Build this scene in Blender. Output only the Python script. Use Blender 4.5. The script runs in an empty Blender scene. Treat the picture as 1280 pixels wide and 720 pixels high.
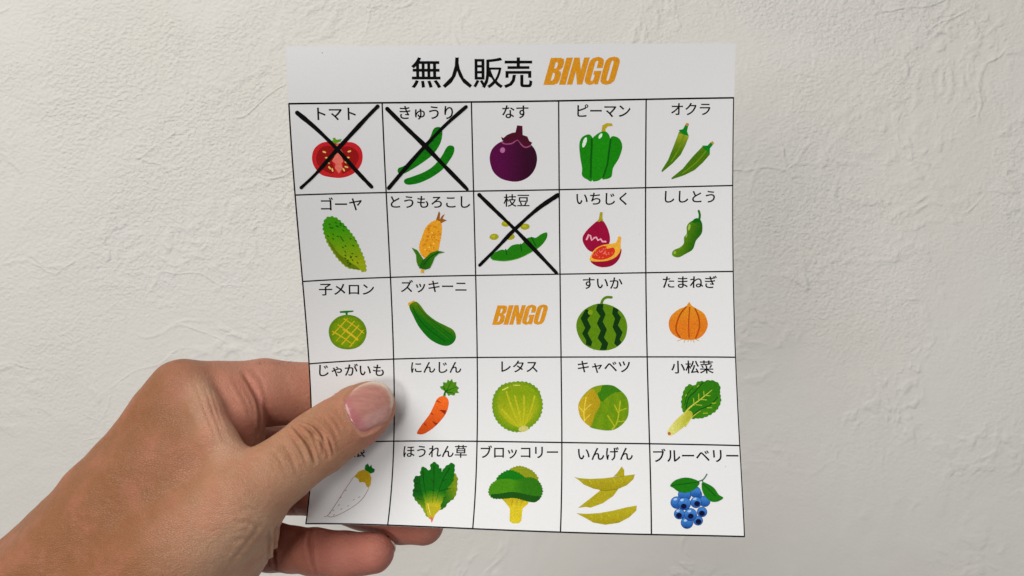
import bpy, bmesh, math, random
import numpy as np
from mathutils import Vector, Matrix, geometry

random.seed(7)
rng = np.random.default_rng(7)
scene = bpy.context.scene
COL = scene.collection
R = math.radians

# ------------------------------------------------------------------ camera, world, lamps, exposure
FPX = 961.0                                # focal length in pixels of the 1280 px wide photograph
CAM_H = 1.4
cam_d = bpy.data.cameras.new('camera')
cam_d.sensor_width = 36.0
cam_d.lens = FPX / 1280 * 36
cam_d.clip_start = 0.01
cam_d.clip_end = 50
cam_d.dof.use_dof = True
cam_d.dof.focus_distance = 0.262
cam_d.dof.aperture_fstop = 34
cam = bpy.data.objects.new('camera', cam_d)
cam.location = (0, 0, CAM_H)
cam.rotation_euler = (R(90), 0, 0)
COL.objects.link(cam)
scene.camera = cam

world = bpy.data.worlds.new('World')
scene.world = world
world.use_nodes = True
bg = world.node_tree.nodes['Background']
bg.inputs[0].default_value = (0.93, 0.95, 1.0, 1)
bg.inputs[1].default_value = 0.09

def area(name, loc, target, sx, sy, power, color):
    l = bpy.data.lights.new(name, 'AREA')
    l.shape = 'RECTANGLE'
    l.size, l.size_y = sx, sy
    l.energy = power
    l.color = color
    o = bpy.data.objects.new(name, l)
    o.location = loc
    d = Vector(target) - Vector(loc)
    o.rotation_euler = d.to_track_quat('-Z', 'Y').to_euler()
    COL.objects.link(o)
    return o

area('window_light', (-0.90, -0.88, CAM_H + 1.12), (0.05, 0.40, CAM_H), 1.5, 1.2, 34.0, (1.0, 0.98, 0.95))
area('room_lamp', (-0.36, -0.62, CAM_H - 0.06), (-0.05, 0.27, CAM_H - 0.05), 0.20, 0.20, 2.6, (1.0, 0.965, 0.92))
area('far_window', (1.35, -0.60, CAM_H - 0.05), (0.2, 0.45, CAM_H), 1.2, 1.1, 5.6, (0.97, 0.985, 1.0))

scene.view_settings.view_transform = 'Standard'
scene.view_settings.look = 'None'
scene.view_settings.exposure = -0.10
scene.view_settings.gamma = 1
scene.cycles.use_denoising = True

# ------------------------------------------------------------------ helpers
def lin(c):
    return tuple(((v / 255) / 12.92) if v / 255 <= 0.04045 else ((v / 255 + 0.055) / 1.055) ** 2.4 for v in c)

def mm(p):
    """camera frame millimetres (x right, y down, z away) -> world metres"""
    p = np.asarray(p, float)
    return np.stack([p[..., 0], p[..., 2], -p[..., 1]], -1) / 1000 + np.array([0, 0, CAM_H])

def C3(px, py, d):
    """the point d millimetres away that stands behind photograph pixel px, py"""
    return np.array([(px - 640) / FPX * d, (py - 360) / FPX * d, d])

def mat(name):
    m = bpy.data.materials.new(name)
    m.use_nodes = True
    nt = m.node_tree
    return m, nt, nt.nodes['Principled BSDF']

def N(nt, kind, **kw):
    n = nt.nodes.new(kind)
    for k, v in kw.items():
        if k in n.inputs:
            n.inputs[k].default_value = v
        else:
            setattr(n, k, v)
    return n

def mathn(nt, op, a, b=None, c=None):
    n = nt.nodes.new('ShaderNodeMath')
    n.operation = op
    for i, v in enumerate((a, b, c)):
        if v is None:
            continue
        if isinstance(v, (int, float)):
            n.inputs[i].default_value = v
        else:
            nt.links.new(v, n.inputs[i])
    return n.outputs[0]

def maprange(nt, v, a, b, c=0.0, d=1.0, smooth=True):
    n = nt.nodes.new('ShaderNodeMapRange')
    if smooth:
        n.interpolation_type = 'SMOOTHSTEP'
    nt.links.new(v, n.inputs[0])
    for i, x in enumerate((a, b, c, d)):
        n.inputs[1 + i].default_value = x
    return n.outputs[0]

def mixcol(nt, f, a, b):
    n = nt.nodes.new('ShaderNodeMix')
    n.data_type = 'RGBA'
    for s, v in ((n.inputs[0], f), (n.inputs[6], a), (n.inputs[7], b)):
        if hasattr(v, 'links') or hasattr(v, 'is_linked'):
            nt.links.new(v, s)
        elif isinstance(v, (int, float)):
            s.default_value = v
        else:
            s.default_value = (*v, 1)
    return n.outputs[2]

# ------------------------------------------------------------------ the wall
def wall_material():
    m, nt, b = mat('plaster')
    L = nt.links.new
    tc = nt.nodes.new('ShaderNodeTexCoord').outputs['Object']
    # wandering coordinates so that nothing lines up
    wob = N(nt, 'ShaderNodeTexNoise', Scale=9.0, Detail=2.0)
    L(tc, wob.inputs['Vector'])
    sub = nt.nodes.new('ShaderNodeVectorMath'); sub.operation = 'SUBTRACT'
    L(wob.outputs['Color'], sub.inputs[0]); sub.inputs[1].default_value = (.5, .5, .5)
    sc = nt.nodes.new('ShaderNodeVectorMath'); sc.operation = 'SCALE'
    L(sub.outputs[0], sc.inputs[0]); sc.inputs['Scale'].default_value = 0.10
    ad = nt.nodes.new('ShaderNodeVectorMath'); ad.operation = 'ADD'
    L(tc, ad.inputs[0]); L(sc.outputs[0], ad.inputs[1])
    warped = ad.outputs[0]
    def noise(scale, detail, vec=tc, rough=0.5, rot=None, stretch=None, dist=0.0):
        if rot is not None:
            mp = nt.nodes.new('ShaderNodeMapping')
            mp.inputs['Rotation'].default_value = (0, R(rot), 0)
            mp.inputs['Scale'].default_value = (stretch, 1, 1)
            L(vec, mp.inputs[0]); vec = mp.outputs[0]
        n = N(nt, 'ShaderNodeTexNoise', Scale=scale, Detail=detail, Roughness=rough, Distortion=dist)
        L(vec, n.inputs['Vector'])
        return n.outputs['Fac']
    sepz = nt.nodes.new('ShaderNodeSeparateXYZ'); L(tc, sepz.inputs[0])
    # the upper part of the wall was left rougher than the lower part
    rough_up = maprange(nt, sepz.outputs['Z'], CAM_H - 0.24, CAM_H + 0.16, 0.15, 1.0)
    patch = maprange(nt, noise(7, 3, warped), 0.38, 0.62, 0.40, 1.0)
    patch2 = maprange(nt, noise(11, 3, warped, dist=.6), 0.50, 0.62)
    g1 = noise(480, 2.0, tc, 0.5, 50, 0.8)
    g2 = noise(410, 2.0, tc, 0.5, 130, 0.75)
    sel = maprange(nt, noise(5, 1, tc), 0.42, 0.58)
    grain = nt.nodes.new('ShaderNodeMix')
    L(sel, grain.inputs[0]); L(g1, grain.inputs[2]); L(g2, grain.inputs[3])
    fine = mathn(nt, 'MULTIPLY', mathn(nt, 'MULTIPLY', grain.outputs[0], patch), rough_up)
    lump = mathn(nt, 'MULTIPLY', maprange(nt, noise(95, 1.5, warped, 0.5), 0.42, 0.72), patch2)
    # torn trowel ridges: edges of warped cells, kept only here and there
    def ridge(scale, w, lo, hi, seed):
        mp = nt.nodes.new('ShaderNodeMapping')
        mp.inputs['Location'].default_value = (seed, 0, seed * .7)
        mp.inputs['Rotation'].default_value = (0, R(28), 0)
        mp.inputs['Scale'].default_value = (0.8, 1, 1.35)
        L(warped, mp.inputs[0])
        fz = N(nt, 'ShaderNodeTexNoise', Scale=60.0, Detail=3.0)
        L(mp.outputs[0], fz.inputs['Vector'])
        s2 = nt.nodes.new('ShaderNodeVectorMath'); s2.operation = 'SCALE'; s2.inputs['Scale'].default_value = 0.006
        L(fz.outputs['Color'], s2.inputs[0])
        a2 = nt.nodes.new('ShaderNodeVectorMath'); a2.operation = 'ADD'
        L(mp.outputs[0], a2.inputs[0]); L(s2.outputs[0], a2.inputs[1])
        v = N(nt, 'ShaderNodeTexVoronoi', Scale=scale, feature='DISTANCE_TO_EDGE')
        L(a2.outputs[0], v.inputs['Vector'])
        r = maprange(nt, v.outputs['Distance'], 0.0, w, 1.0, 0.0)
        keep = maprange(nt, noise(14, 2, mp.outputs[0]), lo, hi)
        return mathn(nt, 'MULTIPLY', r, keep)
    rd = mathn(nt, 'ADD', ridge(5.5, 0.012, 0.50, 0.60, 1.3), ridge(10, 0.022, 0.53, 0.63, 4.1))
    broad = noise(16, 3, warped)
    h = mathn(nt, 'MULTIPLY', fine, 0.0017)
    h = mathn(nt, 'MULTIPLY_ADD', lump, 0.0007, h)
    h = mathn(nt, 'MULTIPLY_ADD', mathn(nt, 'MULTIPLY', rd, rough_up), 0.0005, h)
    h = mathn(nt, 'MULTIPLY_ADD', broad, 0.0022, h)
    bp = nt.nodes.new('ShaderNodeBump')
    bp.inputs['Strength'].default_value = 1.0
    bp.inputs['Distance'].default_value = 1.0
    L(h, bp.inputs['Height']); L(bp.outputs[0], b.inputs['Normal'])
    tint = maprange(nt, noise(6, 4, warped), 0.35, 0.65)
    col = mixcol(nt, tint, (0.775, 0.747, 0.688), (0.79, 0.765, 0.72))
    L(col, b.inputs['Base Color'])
    b.inputs['Roughness'].default_value = 0.75
    b.inputs['Specular IOR Level'].default_value = 0.25
    return m

WALL_Y = 0.62
bm = bmesh.new()
bmesh.ops.create_cube(bm, size=1.0, matrix=Matrix.Translation((0, WALL_Y + 0.06, 1.3)) @ Matrix.Diagonal((4.0, 0.12, 2.6, 1)))
me = bpy.data.meshes.new('wall'); bm.to_mesh(me); bm.free()
wall = bpy.data.objects.new('wall', me)
me.materials.append(wall_material())
COL.objects.link(wall)
wall['kind'] = 'structure'
wall['label'] = 'off-white plaster wall with rough trowelled texture'
wall['category'] = 'wall'

# ------------------------------------------------------------------ the card: a bent sheet of paper
CW, CHT, HEAD = 29.6, 29.27, 18.02         # cell width, cell height, header height in mm
W, H = CW * 5, HEAD + CHT * 5
CX = [647.559, 4.561, -1.092, -1.649, -2.232, -1.899, 262.64, -7.271, 11.525, 6.708, 0.452, 2.427, 10.029, 2.441, -3.12, 8.105, -2.372, -3.287, -1.595, 1.11, -1.527]
CY = [363.236, 289.271, -5.617, 19.954, 2.477, -5.051, -3.407, 5.694, 8.466, 1.12, -0.867, 0.61, 5.467, -2.703, -7.273, -2.842, -1.911, 1.638, 2.013, 1.306, 0.217]
CD = [8.904, 8.432, -14.043, -7.459, -0.231, -2.945, -12.465, -0.471, 5.198, -5.041, 0.822, 3.963, 1.295, -0.162, -0.279]

def basis(U, V, deg):
    return np.stack([U ** i * V ** j for i in range(deg + 1) for j in range(deg + 1 - i)], -1)

def card_pix(uv):
    U, V = 2 * uv[..., 0] / W - 1, 2 * uv[..., 1] / H - 1
    b = basis(U, V, 5)
    return np.stack([b @ np.array(CX), b @ np.array(CY)], -1)

def card_mid(uv):
    """bent mid-surface of the sheet, camera-frame mm"""
    U, V = 2 * uv[..., 0] / W - 1, 2 * uv[..., 1] / H - 1
    p = card_pix(uv)
    d = 260 + basis(U, V, 4) @ np.array(CD)
    return np.stack([(p[..., 0] - 640) / FPX * d, (p[..., 1] - 360) / FPX * d, d], -1)

def card_nrm(uv):
    e = 0.5
    du = card_mid(uv + [e, 0]) - card_mid(uv - [e, 0])
    dv = card_mid(uv + [0, e]) - card_mid(uv - [0, e])
    n = np.cross(dv, du)
    return n / np.linalg.norm(n, axis=-1, keepdims=True)      # points back to the viewer (-z)

def card_pt(uv, off):
    uv = np.asarray(uv, float)
    return card_mid(uv) + card_nrm(uv) * off

def to_uv(pix):
    """place on the sheet (mm) that lies under a photograph pixel"""
    pix = np.asarray(pix, float).reshape(-1, 2)
    uv = np.stack([(pix[:, 0] - 370) / 552 * W, (pix[:, 1] - 57) / 605 * H], -1)
    for _ in range(12):
        f = card_pix(uv) - pix
        e = 0.2
        a = (card_pix(uv + [e, 0]) - card_pix(uv - [e, 0])) / (2 * e)
        b = (card_pix(uv + [0, e]) - card_pix(uv - [0, e])) / (2 * e)
        det = a[:, 0] * b[:, 1] - a[:, 1] * b[:, 0]
        uv = uv - np.stack([(f[:, 0] * b[:, 1] - f[:, 1] * b[:, 0]) / det, (a[:, 0] * f[:, 1] - a[:, 1] * f[:, 0]) / det], -1)
    return uv

CENTER = mm(card_pt(np.array([[W / 2, H / 2]]), 0))[0]

def paper_material():
    m, nt, b = mat('printer_paper')
    L = nt.links.new
    tc = nt.nodes.new('ShaderNodeTexCoord').outputs['Object']
    n = N(nt, 'ShaderNodeTexNoise', Scale=2600.0, Detail=2.0); L(tc, n.inputs['Vector'])
    n2 = N(nt, 'ShaderNodeTexNoise', Scale=60.0, Detail=3.0); L(tc, n2.inputs['Vector'])
    v = N(nt, 'ShaderNodeTexVoronoi', Scale=190.0); L(tc, v.inputs['Vector'])
    rs = nt.nodes.new('ShaderNodeSeparateColor'); L(v.outputs['Color'], rs.inputs[0])
    size = maprange(nt, rs.outputs[0], 0.90, 1.0, 0.0, 0.055, False)
    dot = mathn(nt, 'LESS_THAN', v.outputs['Distance'], size)      # stray toner specks
    base = mixcol(nt, n.outputs['Fac'], (0.725, 0.728, 0.73), (0.80, 0.802, 0.805))
    base = mixcol(nt, maprange(nt, n2.outputs['Fac'], .3, .7, 0, .35), base, (0.77, 0.772, 0.77))
    base = mixcol(nt, mathn(nt, 'MULTIPLY', dot, 0.6), base, (0.12, 0.12, 0.13))
    L(base, b.inputs['Base Color'])
    bp = N(nt, 'ShaderNodeBump', Strength=0.35, Distance=0.00006); L(n.outputs['Fac'], bp.inputs['Height'])
    L(bp.outputs[0], b.inputs['Normal'])
    b.inputs['Roughness'].default_value = 0.62
    b.inputs['Specular IOR Level'].default_value = 0.3
    return m

def ink_material(name, rough, grain):
    m, nt, b = mat(name)
    L = nt.links.new
    tc = nt.nodes.new('ShaderNodeTexCoord').outputs['Object']
    at = nt.nodes.new('ShaderNodeAttribute'); at.attribute_name = 'ink'
    n = N(nt, 'ShaderNodeTexNoise', Scale=2300.0, Detail=2.0); L(tc, n.inputs['Vector'])
    k = maprange(nt, n.outputs['Fac'], 0.3, 0.7, 1 - grain, 1 + grain, False)
    mx = nt.nodes.new('ShaderNodeVectorMath'); mx.operation = 'SCALE'
    L(at.outputs['Color'], mx.inputs[0]); L(k, mx.inputs['Scale'])
    L(mx.outputs[0], b.inputs['Base Color'])
    b.inputs['Roughness'].default_value = rough
    b.inputs['Specular IOR Level'].default_value = 0.05
    return m

PAPER = paper_material()
INK = ink_material('printed_ink', 0.6, 0.17)
MARKER = ink_material('marker_ink', 0.42, 0.1)

def new_mesh(name, verts, faces, material, parent=None, cols=None, smooth=True, center=CENTER):
    me = bpy.data.meshes.new(name)
    v = np.asarray(verts) - (center if center is not None else 0)
    me.from_pydata(v.tolist(), [], faces)
    me.materials.append(material)
    if cols is not None:
        ca = me.color_attributes.new('ink', 'FLOAT_COLOR', 'POINT')
        c4 = np.ones((len(v), 4), np.float32); c4[:, :3] = cols
        ca.data.foreach_set('color', c4.ravel())
    if smooth:
        me.polygons.foreach_set('use_smooth', [True] * len(me.polygons))
    o = bpy.data.objects.new(name, me)
    if parent is not None:
        o.parent = parent
    COL.objects.link(o)
    return o

# the sheet itself
nu, nv, TH = 112, 124, 0.22
us, vs_ = np.linspace(0, W, nu + 1), np.linspace(0, H, nv + 1)
UU, VV = np.meshgrid(us, vs_)
uv = np.stack([UU, VV], -1).reshape(-1, 2)
fr, bk = mm(card_pt(uv, TH / 2)), mm(card_pt(uv, -TH / 2))
nf = len(uv)
ix = lambda i, j: j * (nu + 1) + i
F_ = []
for j in range(nv):
    for i in range(nu):
        a, b_, c, d = ix(i, j), ix(i + 1, j), ix(i + 1, j + 1), ix(i, j + 1)
        F_.append((a, d, c, b_)); F_.append((a + nf, b_ + nf, c + nf, d + nf))
rim = [ix(i, 0) for i in range(nu)] + [ix(nu, j) for j in range(nv)] + [ix(i, nv) for i in range(nu, 0, -1)] + [ix(0, j) for j in range(nv, 0, -1)]
for a, b_ in zip(rim, rim[1:] + rim[:1]):
    F_.append((a, b_, b_ + nf, a + nf))
card = new_mesh('bingo_card', np.concatenate([fr, bk]), F_, PAPER, smooth=False)
card.location = CENTER
card['label'] = 'white paper bingo card with a grid of printed vegetables, held by the hand'
card['category'] = 'bingo card'

class Print:
    """one printed piece on the card: flat shapes laid on the bent sheet, layer over layer"""
    def __init__(s, ox=0, oy=0, sc=1.0, base=0.02):
        s.ox, s.oy, s.sc = ox, oy, sc
        s.off = TH / 2 + base
        s.V, s.F, s.C, s.n = [], [], [], 0
    def px(s, pts):
        p = np.asarray(pts, float).reshape(-1, 2)
        return np.stack([s.ox + p[:, 0] / s.sc, s.oy + p[:, 1] / s.sc], -1)
    def _add(s, uvs, tris, color, cell=2.0):
        bm = bmesh.new()
        vv = [bm.verts.new((u, v, 0)) for u, v in uvs]
        for t in tris:
            try: bm.faces.new([vv[k] for k in t])
            except ValueError: pass
        lo, hi = uvs.min(0), uvs.max(0)
        for ax in (0, 1):
            k = math.ceil(lo[ax] / cell)
            while k * cell < hi[ax]:
                co = [0, 0, 0]; co[ax] = k * cell
                no = [0, 0, 0]; no[ax] = 1
                bmesh.ops.bisect_plane(bm, geom=bm.verts[:] + bm.edges[:] + bm.faces[:], dist=1e-5, plane_co=co, plane_no=no)
                k += 1
        bmesh.ops.triangulate(bm, faces=bm.faces[:])
        bm.verts.index_update()
        u2 = np.array([v.co[:2] for v in bm.verts])
        p = mm(card_pt(u2, s.off))
        fs = [[v.index + s.n for v in f.verts] for f in bm.faces]
        bm.free()
        s.V.append(p); s.F += fs; s.n += len(p)
        if callable(color):
            pp = card_pix(u2)
            z = np.stack([(pp[:, 0] - s.ox) * s.sc, (pp[:, 1] - s.oy) * s.sc], -1)
            c = np.array([[*lin(color(a, b))] for a, b in z])
        else:
            c = np.tile(lin(color), (len(p), 1))
        c = c * 0.95 + 0.05 * c.mean(1, keepdims=True)
        s.C.append(np.maximum(c * 1.2 - 0.006, 0.004))
        s.off += 0.0025
    def poly(s, pts, color, smooth=True, sub=5, cell=2.0):
        p = np.asarray(pts, float).reshape(-1, 2)
        if smooth:
            p = spline(p, sub, True)
        uvs = to_uv(s.px(p))
        tris = geometry.tessellate_polygon([[Vector((a, b, 0)) for a, b in uvs]])
        s._add(uvs, tris, color, cell)
    def ell(s, x, y, rx, ry, color, rot=0, n=18):
        t = np.linspace(0, 2 * np.pi, n, endpoint=False)
        c, q = math.cos(R(rot)), math.sin(R(rot))
        a, b = rx * np.cos(t), ry * np.sin(t)
        s.poly(np.stack([x + a * c - b * q, y + a * q + b * c], -1), color, False)
    def line(s, pts, w, color, smooth=True, taper=False, jitter=0.0, cell=2.0, cap=True):
        p = np.asarray(pts, float).reshape(-1, 2)
        if smooth and len(p) > 2:
            p = spline(p, 5, False)
        if len(p) == 2:
            p = np.linspace(p[0], p[1], 9)
        d = np.gradient(p, axis=0)
        d /= np.linalg.norm(d, axis=1, keepdims=True) + 1e-9
        nn = np.stack([-d[:, 1], d[:, 0]], -1)
        ww = np.full(len(p), w / 2.0)
        if taper:
            ww *= np.linspace(1, 0.25, len(p))
        if jitter:
            ww *= 1 + jitter * np.convolve(rng.normal(size=len(p) + 4), np.ones(5) / 5, 'valid')
        A, B = p + nn * ww[:, None], p - nn * ww[:, None]
        if cap:
            t = np.linspace(0, np.pi, 6)[1:-1]
            e1 = [p[-1] + (nn[-1] * math.cos(a) + d[-1] * math.sin(a)) * ww[-1] for a in t]
            e0 = [p[0] + (-nn[0] * math.cos(a) - d[0] * math.sin(a)) * ww[0] for a in t]
            ring = np.array(list(A) + e1 + list(B[::-1]) + e0)
        else:
            ring = np.concatenate([A, B[::-1]])
        uvs = to_uv(s.px(ring))
        tris = geometry.tessellate_polygon([[Vector((a, b, 0)) for a, b in uvs]])
        s._add(uvs, tris, color, cell)
    def build(s, name, material=None, label=None):
        o = new_mesh(name, np.concatenate(s.V), s.F, material or INK, card, np.concatenate(s.C), False)
        if label: o['label'] = label
        return o

def spline(p, sub, closed):
    n = len(p)
    out = []
    t = np.linspace(0, 1, sub, endpoint=False)[:, None]
    for i in range(n if closed else n - 1):
        if closed:
            a, b, c, d = p[i - 1], p[i], p[(i + 1) % n], p[(i + 2) % n]
        else:
            a, b, c, d = p[max(i - 1, 0)], p[i], p[i + 1], p[min(i + 2, n - 1)]
        out.append(0.5 * (2 * b + (c - a) * t + (2 * a - 5 * b + 4 * c - d) * t * t + (3 * b - a - 3 * c + d) * t ** 3))
    out = np.concatenate(out)
    return out if closed else np.concatenate([out, p[-1:]])

def wavy(p, amp, n, sub=6):
    """closed smooth outline with a small irregular scallop"""
    q = spline(np.asarray(p, float).reshape(-1, 2), sub, True)
    L = np.concatenate([[0], np.cumsum(np.linalg.norm(np.diff(np.concatenate([q, q[:1]]), axis=0), axis=1))])
    t = np.linspace(0, L[-1], n * 4, endpoint=False)
    qq = np.concatenate([q, q[:1]])
    r = np.stack([np.interp(t, L, qq[:, k]) for k in (0, 1)], -1)
    d = np.roll(r, -1, 0) - np.roll(r, 1, 0)
    d /= np.linalg.norm(d, axis=1, keepdims=True)
    nn = np.stack([d[:, 1], -d[:, 0]], -1)
    k = np.array([0.0, 0.8, 1.0, 0.5] * n) * amp * (0.7 + 0.6 * rng.random(n * 4))
    ctr = r.mean(0)
    sgn = np.sign(((r - ctr) * nn).sum(1)).mean()
    return r + nn * (k * (1 if sgn > 0 else -1))[:, None]

def lerp(c1, c2, t):
    t = max(0.0, min(1.0, t))
    return tuple(a + (b - a) * t for a, b in zip(c1, c2))

BLACK = (13, 12, 14)
# ---- ruled lines
g = Print()
def rule(u0, v0, u1, v1, w):
    if u0 == u1: q = np.array([(u0 - w / 2, v0), (u0 + w / 2, v0), (u0 + w / 2, v1), (u0 - w / 2, v1)])
    else: q = np.array([(u0, v0 - w / 2), (u1, v0 - w / 2), (u1, v0 + w / 2), (u0, v0 + w / 2)])
    g._add(q, [(0, 1, 2, 3)], BLACK, 2.0)
for k in range(6):
    x = min(max(k * CW, 0.22), W - 0.22)
    rule(x, HEAD, x, H - 0.2, 0.36 if k == 5 else 0.46)
for k in range(6):
    y = min(HEAD + k * CHT, H - 0.25)
    rule(0.1, y, W - 0.1, y, 0.55 if k == 0 else 0.46)
g.build('ruled_grid')

# ---- lettering
def text_print(txt, x0, x1, yc, name, label=None, color=BLACK, bold=0.0, thick=0.035):
    cu = bpy.data.curves.new('tmp', 'FONT')
    cu.body = txt
    cu.size = 10
    cu.offset = bold
    cu.resolution_u = 3
    o = bpy.data.objects.new('tmp', cu)
    COL.objects.link(o)
    dg = bpy.context.evaluated_depsgraph_get()
    me = bpy.data.meshes.new_from_object(o.evaluated_get(dg))
    bpy.data.objects.remove(o); bpy.data.curves.remove(cu)
    v = np.array([q.co[:2] for q in me.vertices])
    tr = [list(f.vertices) for f in me.polygons]
    lo, hi = v.min(0), v.max(0)
    e0, e1 = to_uv([(x0, yc), (x1, yc)])
    ax = e1 - e0
    k = np.linalg.norm(ax) / (hi[0] - lo[0])
    ax /= np.linalg.norm(ax)
    perp = np.array([ax[1], -ax[0]])
    loc = (v - [(lo[0] + hi[0]) / 2, (lo[1] + hi[1]) / 2]) * k
    uvs = (e0 + e1) / 2 + loc[:, :1] * ax + loc[:, 1:] * perp
    P = Print()
    for sh in (-thick, thick):
        P._add(uvs + ax * sh, tr, color, 2.0)
    bpy.data.meshes.remove(me)
    return P.build(name, None, label)

text_print('無人販売', 514.2, 665.3, 91, 'title_lettering', 'large black title lettering', BLACK, 0.10, 0.05)
WORDS = [('トマト', 396.6, 444.7, 142.5), ('きゅうり', 499.6, 566.3, 141), ('なす', 627.8, 660.4, 139.8), ('ピーマン', 721.6, 787.8, 138.5), ('オクラ', 839, 887.8, 136.3),
         ('ゴーヤ', 401.2, 452.3, 254.8), ('とうもろこし', 488.3, 587.6, 252.5), ('枝豆', 629.5, 661.7, 250.5), ('いちじく', 720.4, 783.6, 248.5), ('ししとう', 831, 893.6, 246),
         ('子メロン', 398.8, 467.5, 362), ('ズッキーニ', 501, 583, 357.8), ('すいか', 728.6, 778, 354), ('たまねぎ', 828.5, 896, 352.4),
         ('じゃがいも', 399, 480, 462.8), ('にんじん', 514, 576.7, 459.4), ('レタス', 626.7, 672, 458), ('キャベツ', 722.3, 787.6, 458.6), ('小松菜', 839, 891.7, 458.8),
         ('大根', 423, 457, 563.3), ('ほうれん草', 504.4, 583.6, 564.3), ('ブロッコリー', 601, 697.5, 565), ('いんげん', 722.6, 791, 567.3), ('ブルーベリー', 816.7, 922.8, 569.3)]
for w_, a_, b_, c_ in WORDS:
    text_print(w_, a_, b_, c_, 'vegetable_name', None, BLACK, 0.08)

ORANGE = (208, 138, 12)
def bingo(x0, x1, y0, y1, skew, name):
    """heavy slanted condensed capitals, drawn by hand as outlines"""
    P = Print()
    gl = []       # (outline, holes) in a unit box per letter, y up, x as fraction of height
    gl.append(('B', 0.50, [[(0, 0), (0, 1), (.33, 1), (.45, .95), (.49, .85), (.49, .66), (.45, .57), (.38, .53), (.46, .49), (.50, .40), (.50, .16), (.46, .05), (.34, 0)]],
               [[(.20, .60), (.20, .84), (.27, .83), (.30, .77), (.30, .66), (.27, .61)], [(.20, .15), (.20, .45), (.27, .44), (.30, .37), (.30, .24), (.27, .16)]]))
    gl.append(('I', 0.235, [[(0, 0), (0, 1), (.215, 1), (.215, 0)]], []))
    gl.append(('N', 0.53, [[(0, 0), (0, 1), (.18, 1), (.345, .50), (.345, 1), (.525, 1), (.525, 0), (.355, 0), (.18, .52), (.18, 0)]], []))
    gl.append(('G', 0.51, [[(.50, .60), (.31, .60), (.31, .80), (.295, .86), (.25, .88), (.215, .86), (.20, .80), (.20, .20), (.215, .14), (.25, .12), (.295, .14), (.31, .21), (.31, .36), (.255, .36), (.255, .50), (.50, .50), (.50, 0), (.39, 0), (.37, .06), (.31, .0), (.22, -.02), (.09, .03), (.02, .12), (0, .24), (0, .76), (.02, .88), (.09, .97), (.25, 1.02), (.41, .97), (.48, .89), (.50, .76)]], []))
    gl.append(('O', 0.51, [[(.25, 1.02), (.10, .98), (.02, .89), (0, .76), (0, .24), (.02, .11), (.10, .02), (.25, -.02), (.40, .02), (.48, .11), (.50, .24), (.50, .76), (.48, .89), (.40, .98)]],
               [[(.25, .88), (.215, .86), (.20, .80), (.20, .20), (.215, .14), (.25, .12), (.285, .14), (.30, .20), (.30, .80), (.285, .86)]]))
    gap = 0.035
    total = sum(q[1] for q in gl) + gap * 4
    slant = skew
    hgt = y1 - y0
    kx = (x1 - x0) / (total * 1.0 + slant)
    x = 0.0
    for ch, adv, outs, holes in gl:
        loops = []
        for lp in outs + holes:
            q = np.array(lp)
            pxx = x0 + (x + q[:, 0] + slant * q[:, 1]) * kx
            pyy = y1 - q[:, 1] * hgt - 0.012 * (pxx - x0)
            loops.append(to_uv(np.stack([pxx, pyy], -1)))
        allp = np.concatenate(loops)
        tr = geometry.tessellate_polygon([[Vector((a, b, 0)) for a, b in l] for l in loops])
        for sh in (-0.05, 0.05):
            P._add(allp + [sh, 0], tr, ORANGE)
        x += adv + gap
    return P.build(name, None, 'slanted heavy orange lettering')
bingo(679.4, 776.6, 72.5, 106.2, 0.26, 'bingo_lettering')
bingo(615.2, 686.2, 381.8, 406.0, 0.26, 'bingo_lettering')

# ---- pictures; coordinates are read off enlargements (origin, scale)
def veg_tomato():
    p = Print(360, 130, 6)
    p.poly([(180, 410), (195, 340), (250, 292), (320, 284), (368, 296), (420, 286), (490, 290), (542, 328), (560, 390), (545, 460), (490, 522), (410, 552), (330, 550), (250, 530), (200, 475)], (192, 28, 34))
    p.poly([(212, 400), (240, 335), (300, 312), (345, 335), (345, 400), (335, 440), (350, 500), (325, 522), (265, 495), (222, 450)], (146, 20, 22))
    p.poly([(398, 340), (450, 318), (510, 345), (532, 400), (500, 468), (445, 508), (405, 518), (415, 440), (400, 400)], (146, 20, 22))
    p.poly([(372, 300), (402, 312), (396, 340), (418, 372), (400, 392), (416, 430), (400, 446), (410, 480), (382, 522), (352, 480), (358, 448), (330, 428), (350, 392), (336, 372), (356, 340), (346, 312)], (222, 108, 92), False)
    for x, y, r in [(272, 360, 20), (292, 404, 15), (300, 440, 20), (312, 478, 50), (333, 494, 75), (460, 355, -15), (448, 402, -10), (438, 438, 20), (438, 472, 15), (418, 492, 60)]:
        p.ell(x, y, 15, 6.5, (222, 190, 92), r, 10)
    p.poly([(308, 276), (340, 272), (334, 256), (352, 252), (364, 268), (402, 262), (396, 280), (360, 294), (330, 290)], (92, 150, 28), False)
    p.build('tomato_picture')

def veg_cucumber():
    p = Print(475, 130, 6)
    def sp(x, y): return (22, 118, 12) if math.sin(x * .21) * math.cos(y * .17) > -.3 else (16, 104, 10)
    p.poly([(132, 505), (140, 480), (190, 458), (290, 380), (370, 260), (400, 190), (430, 172), (460, 180), (468, 225), (450, 300), (400, 375), (330, 432), (240, 490), (180, 522), (145, 522)], sp)
    p.poly([(180, 580), (190, 562), (240, 545), (330, 510), (400, 465), (460, 395), (500, 325), (530, 310), (556, 325), (552, 370), (520, 425), (470, 490), (390, 548), (300, 590), (225, 605), (190, 598)], sp)
    p.build('cucumber_picture')

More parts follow.
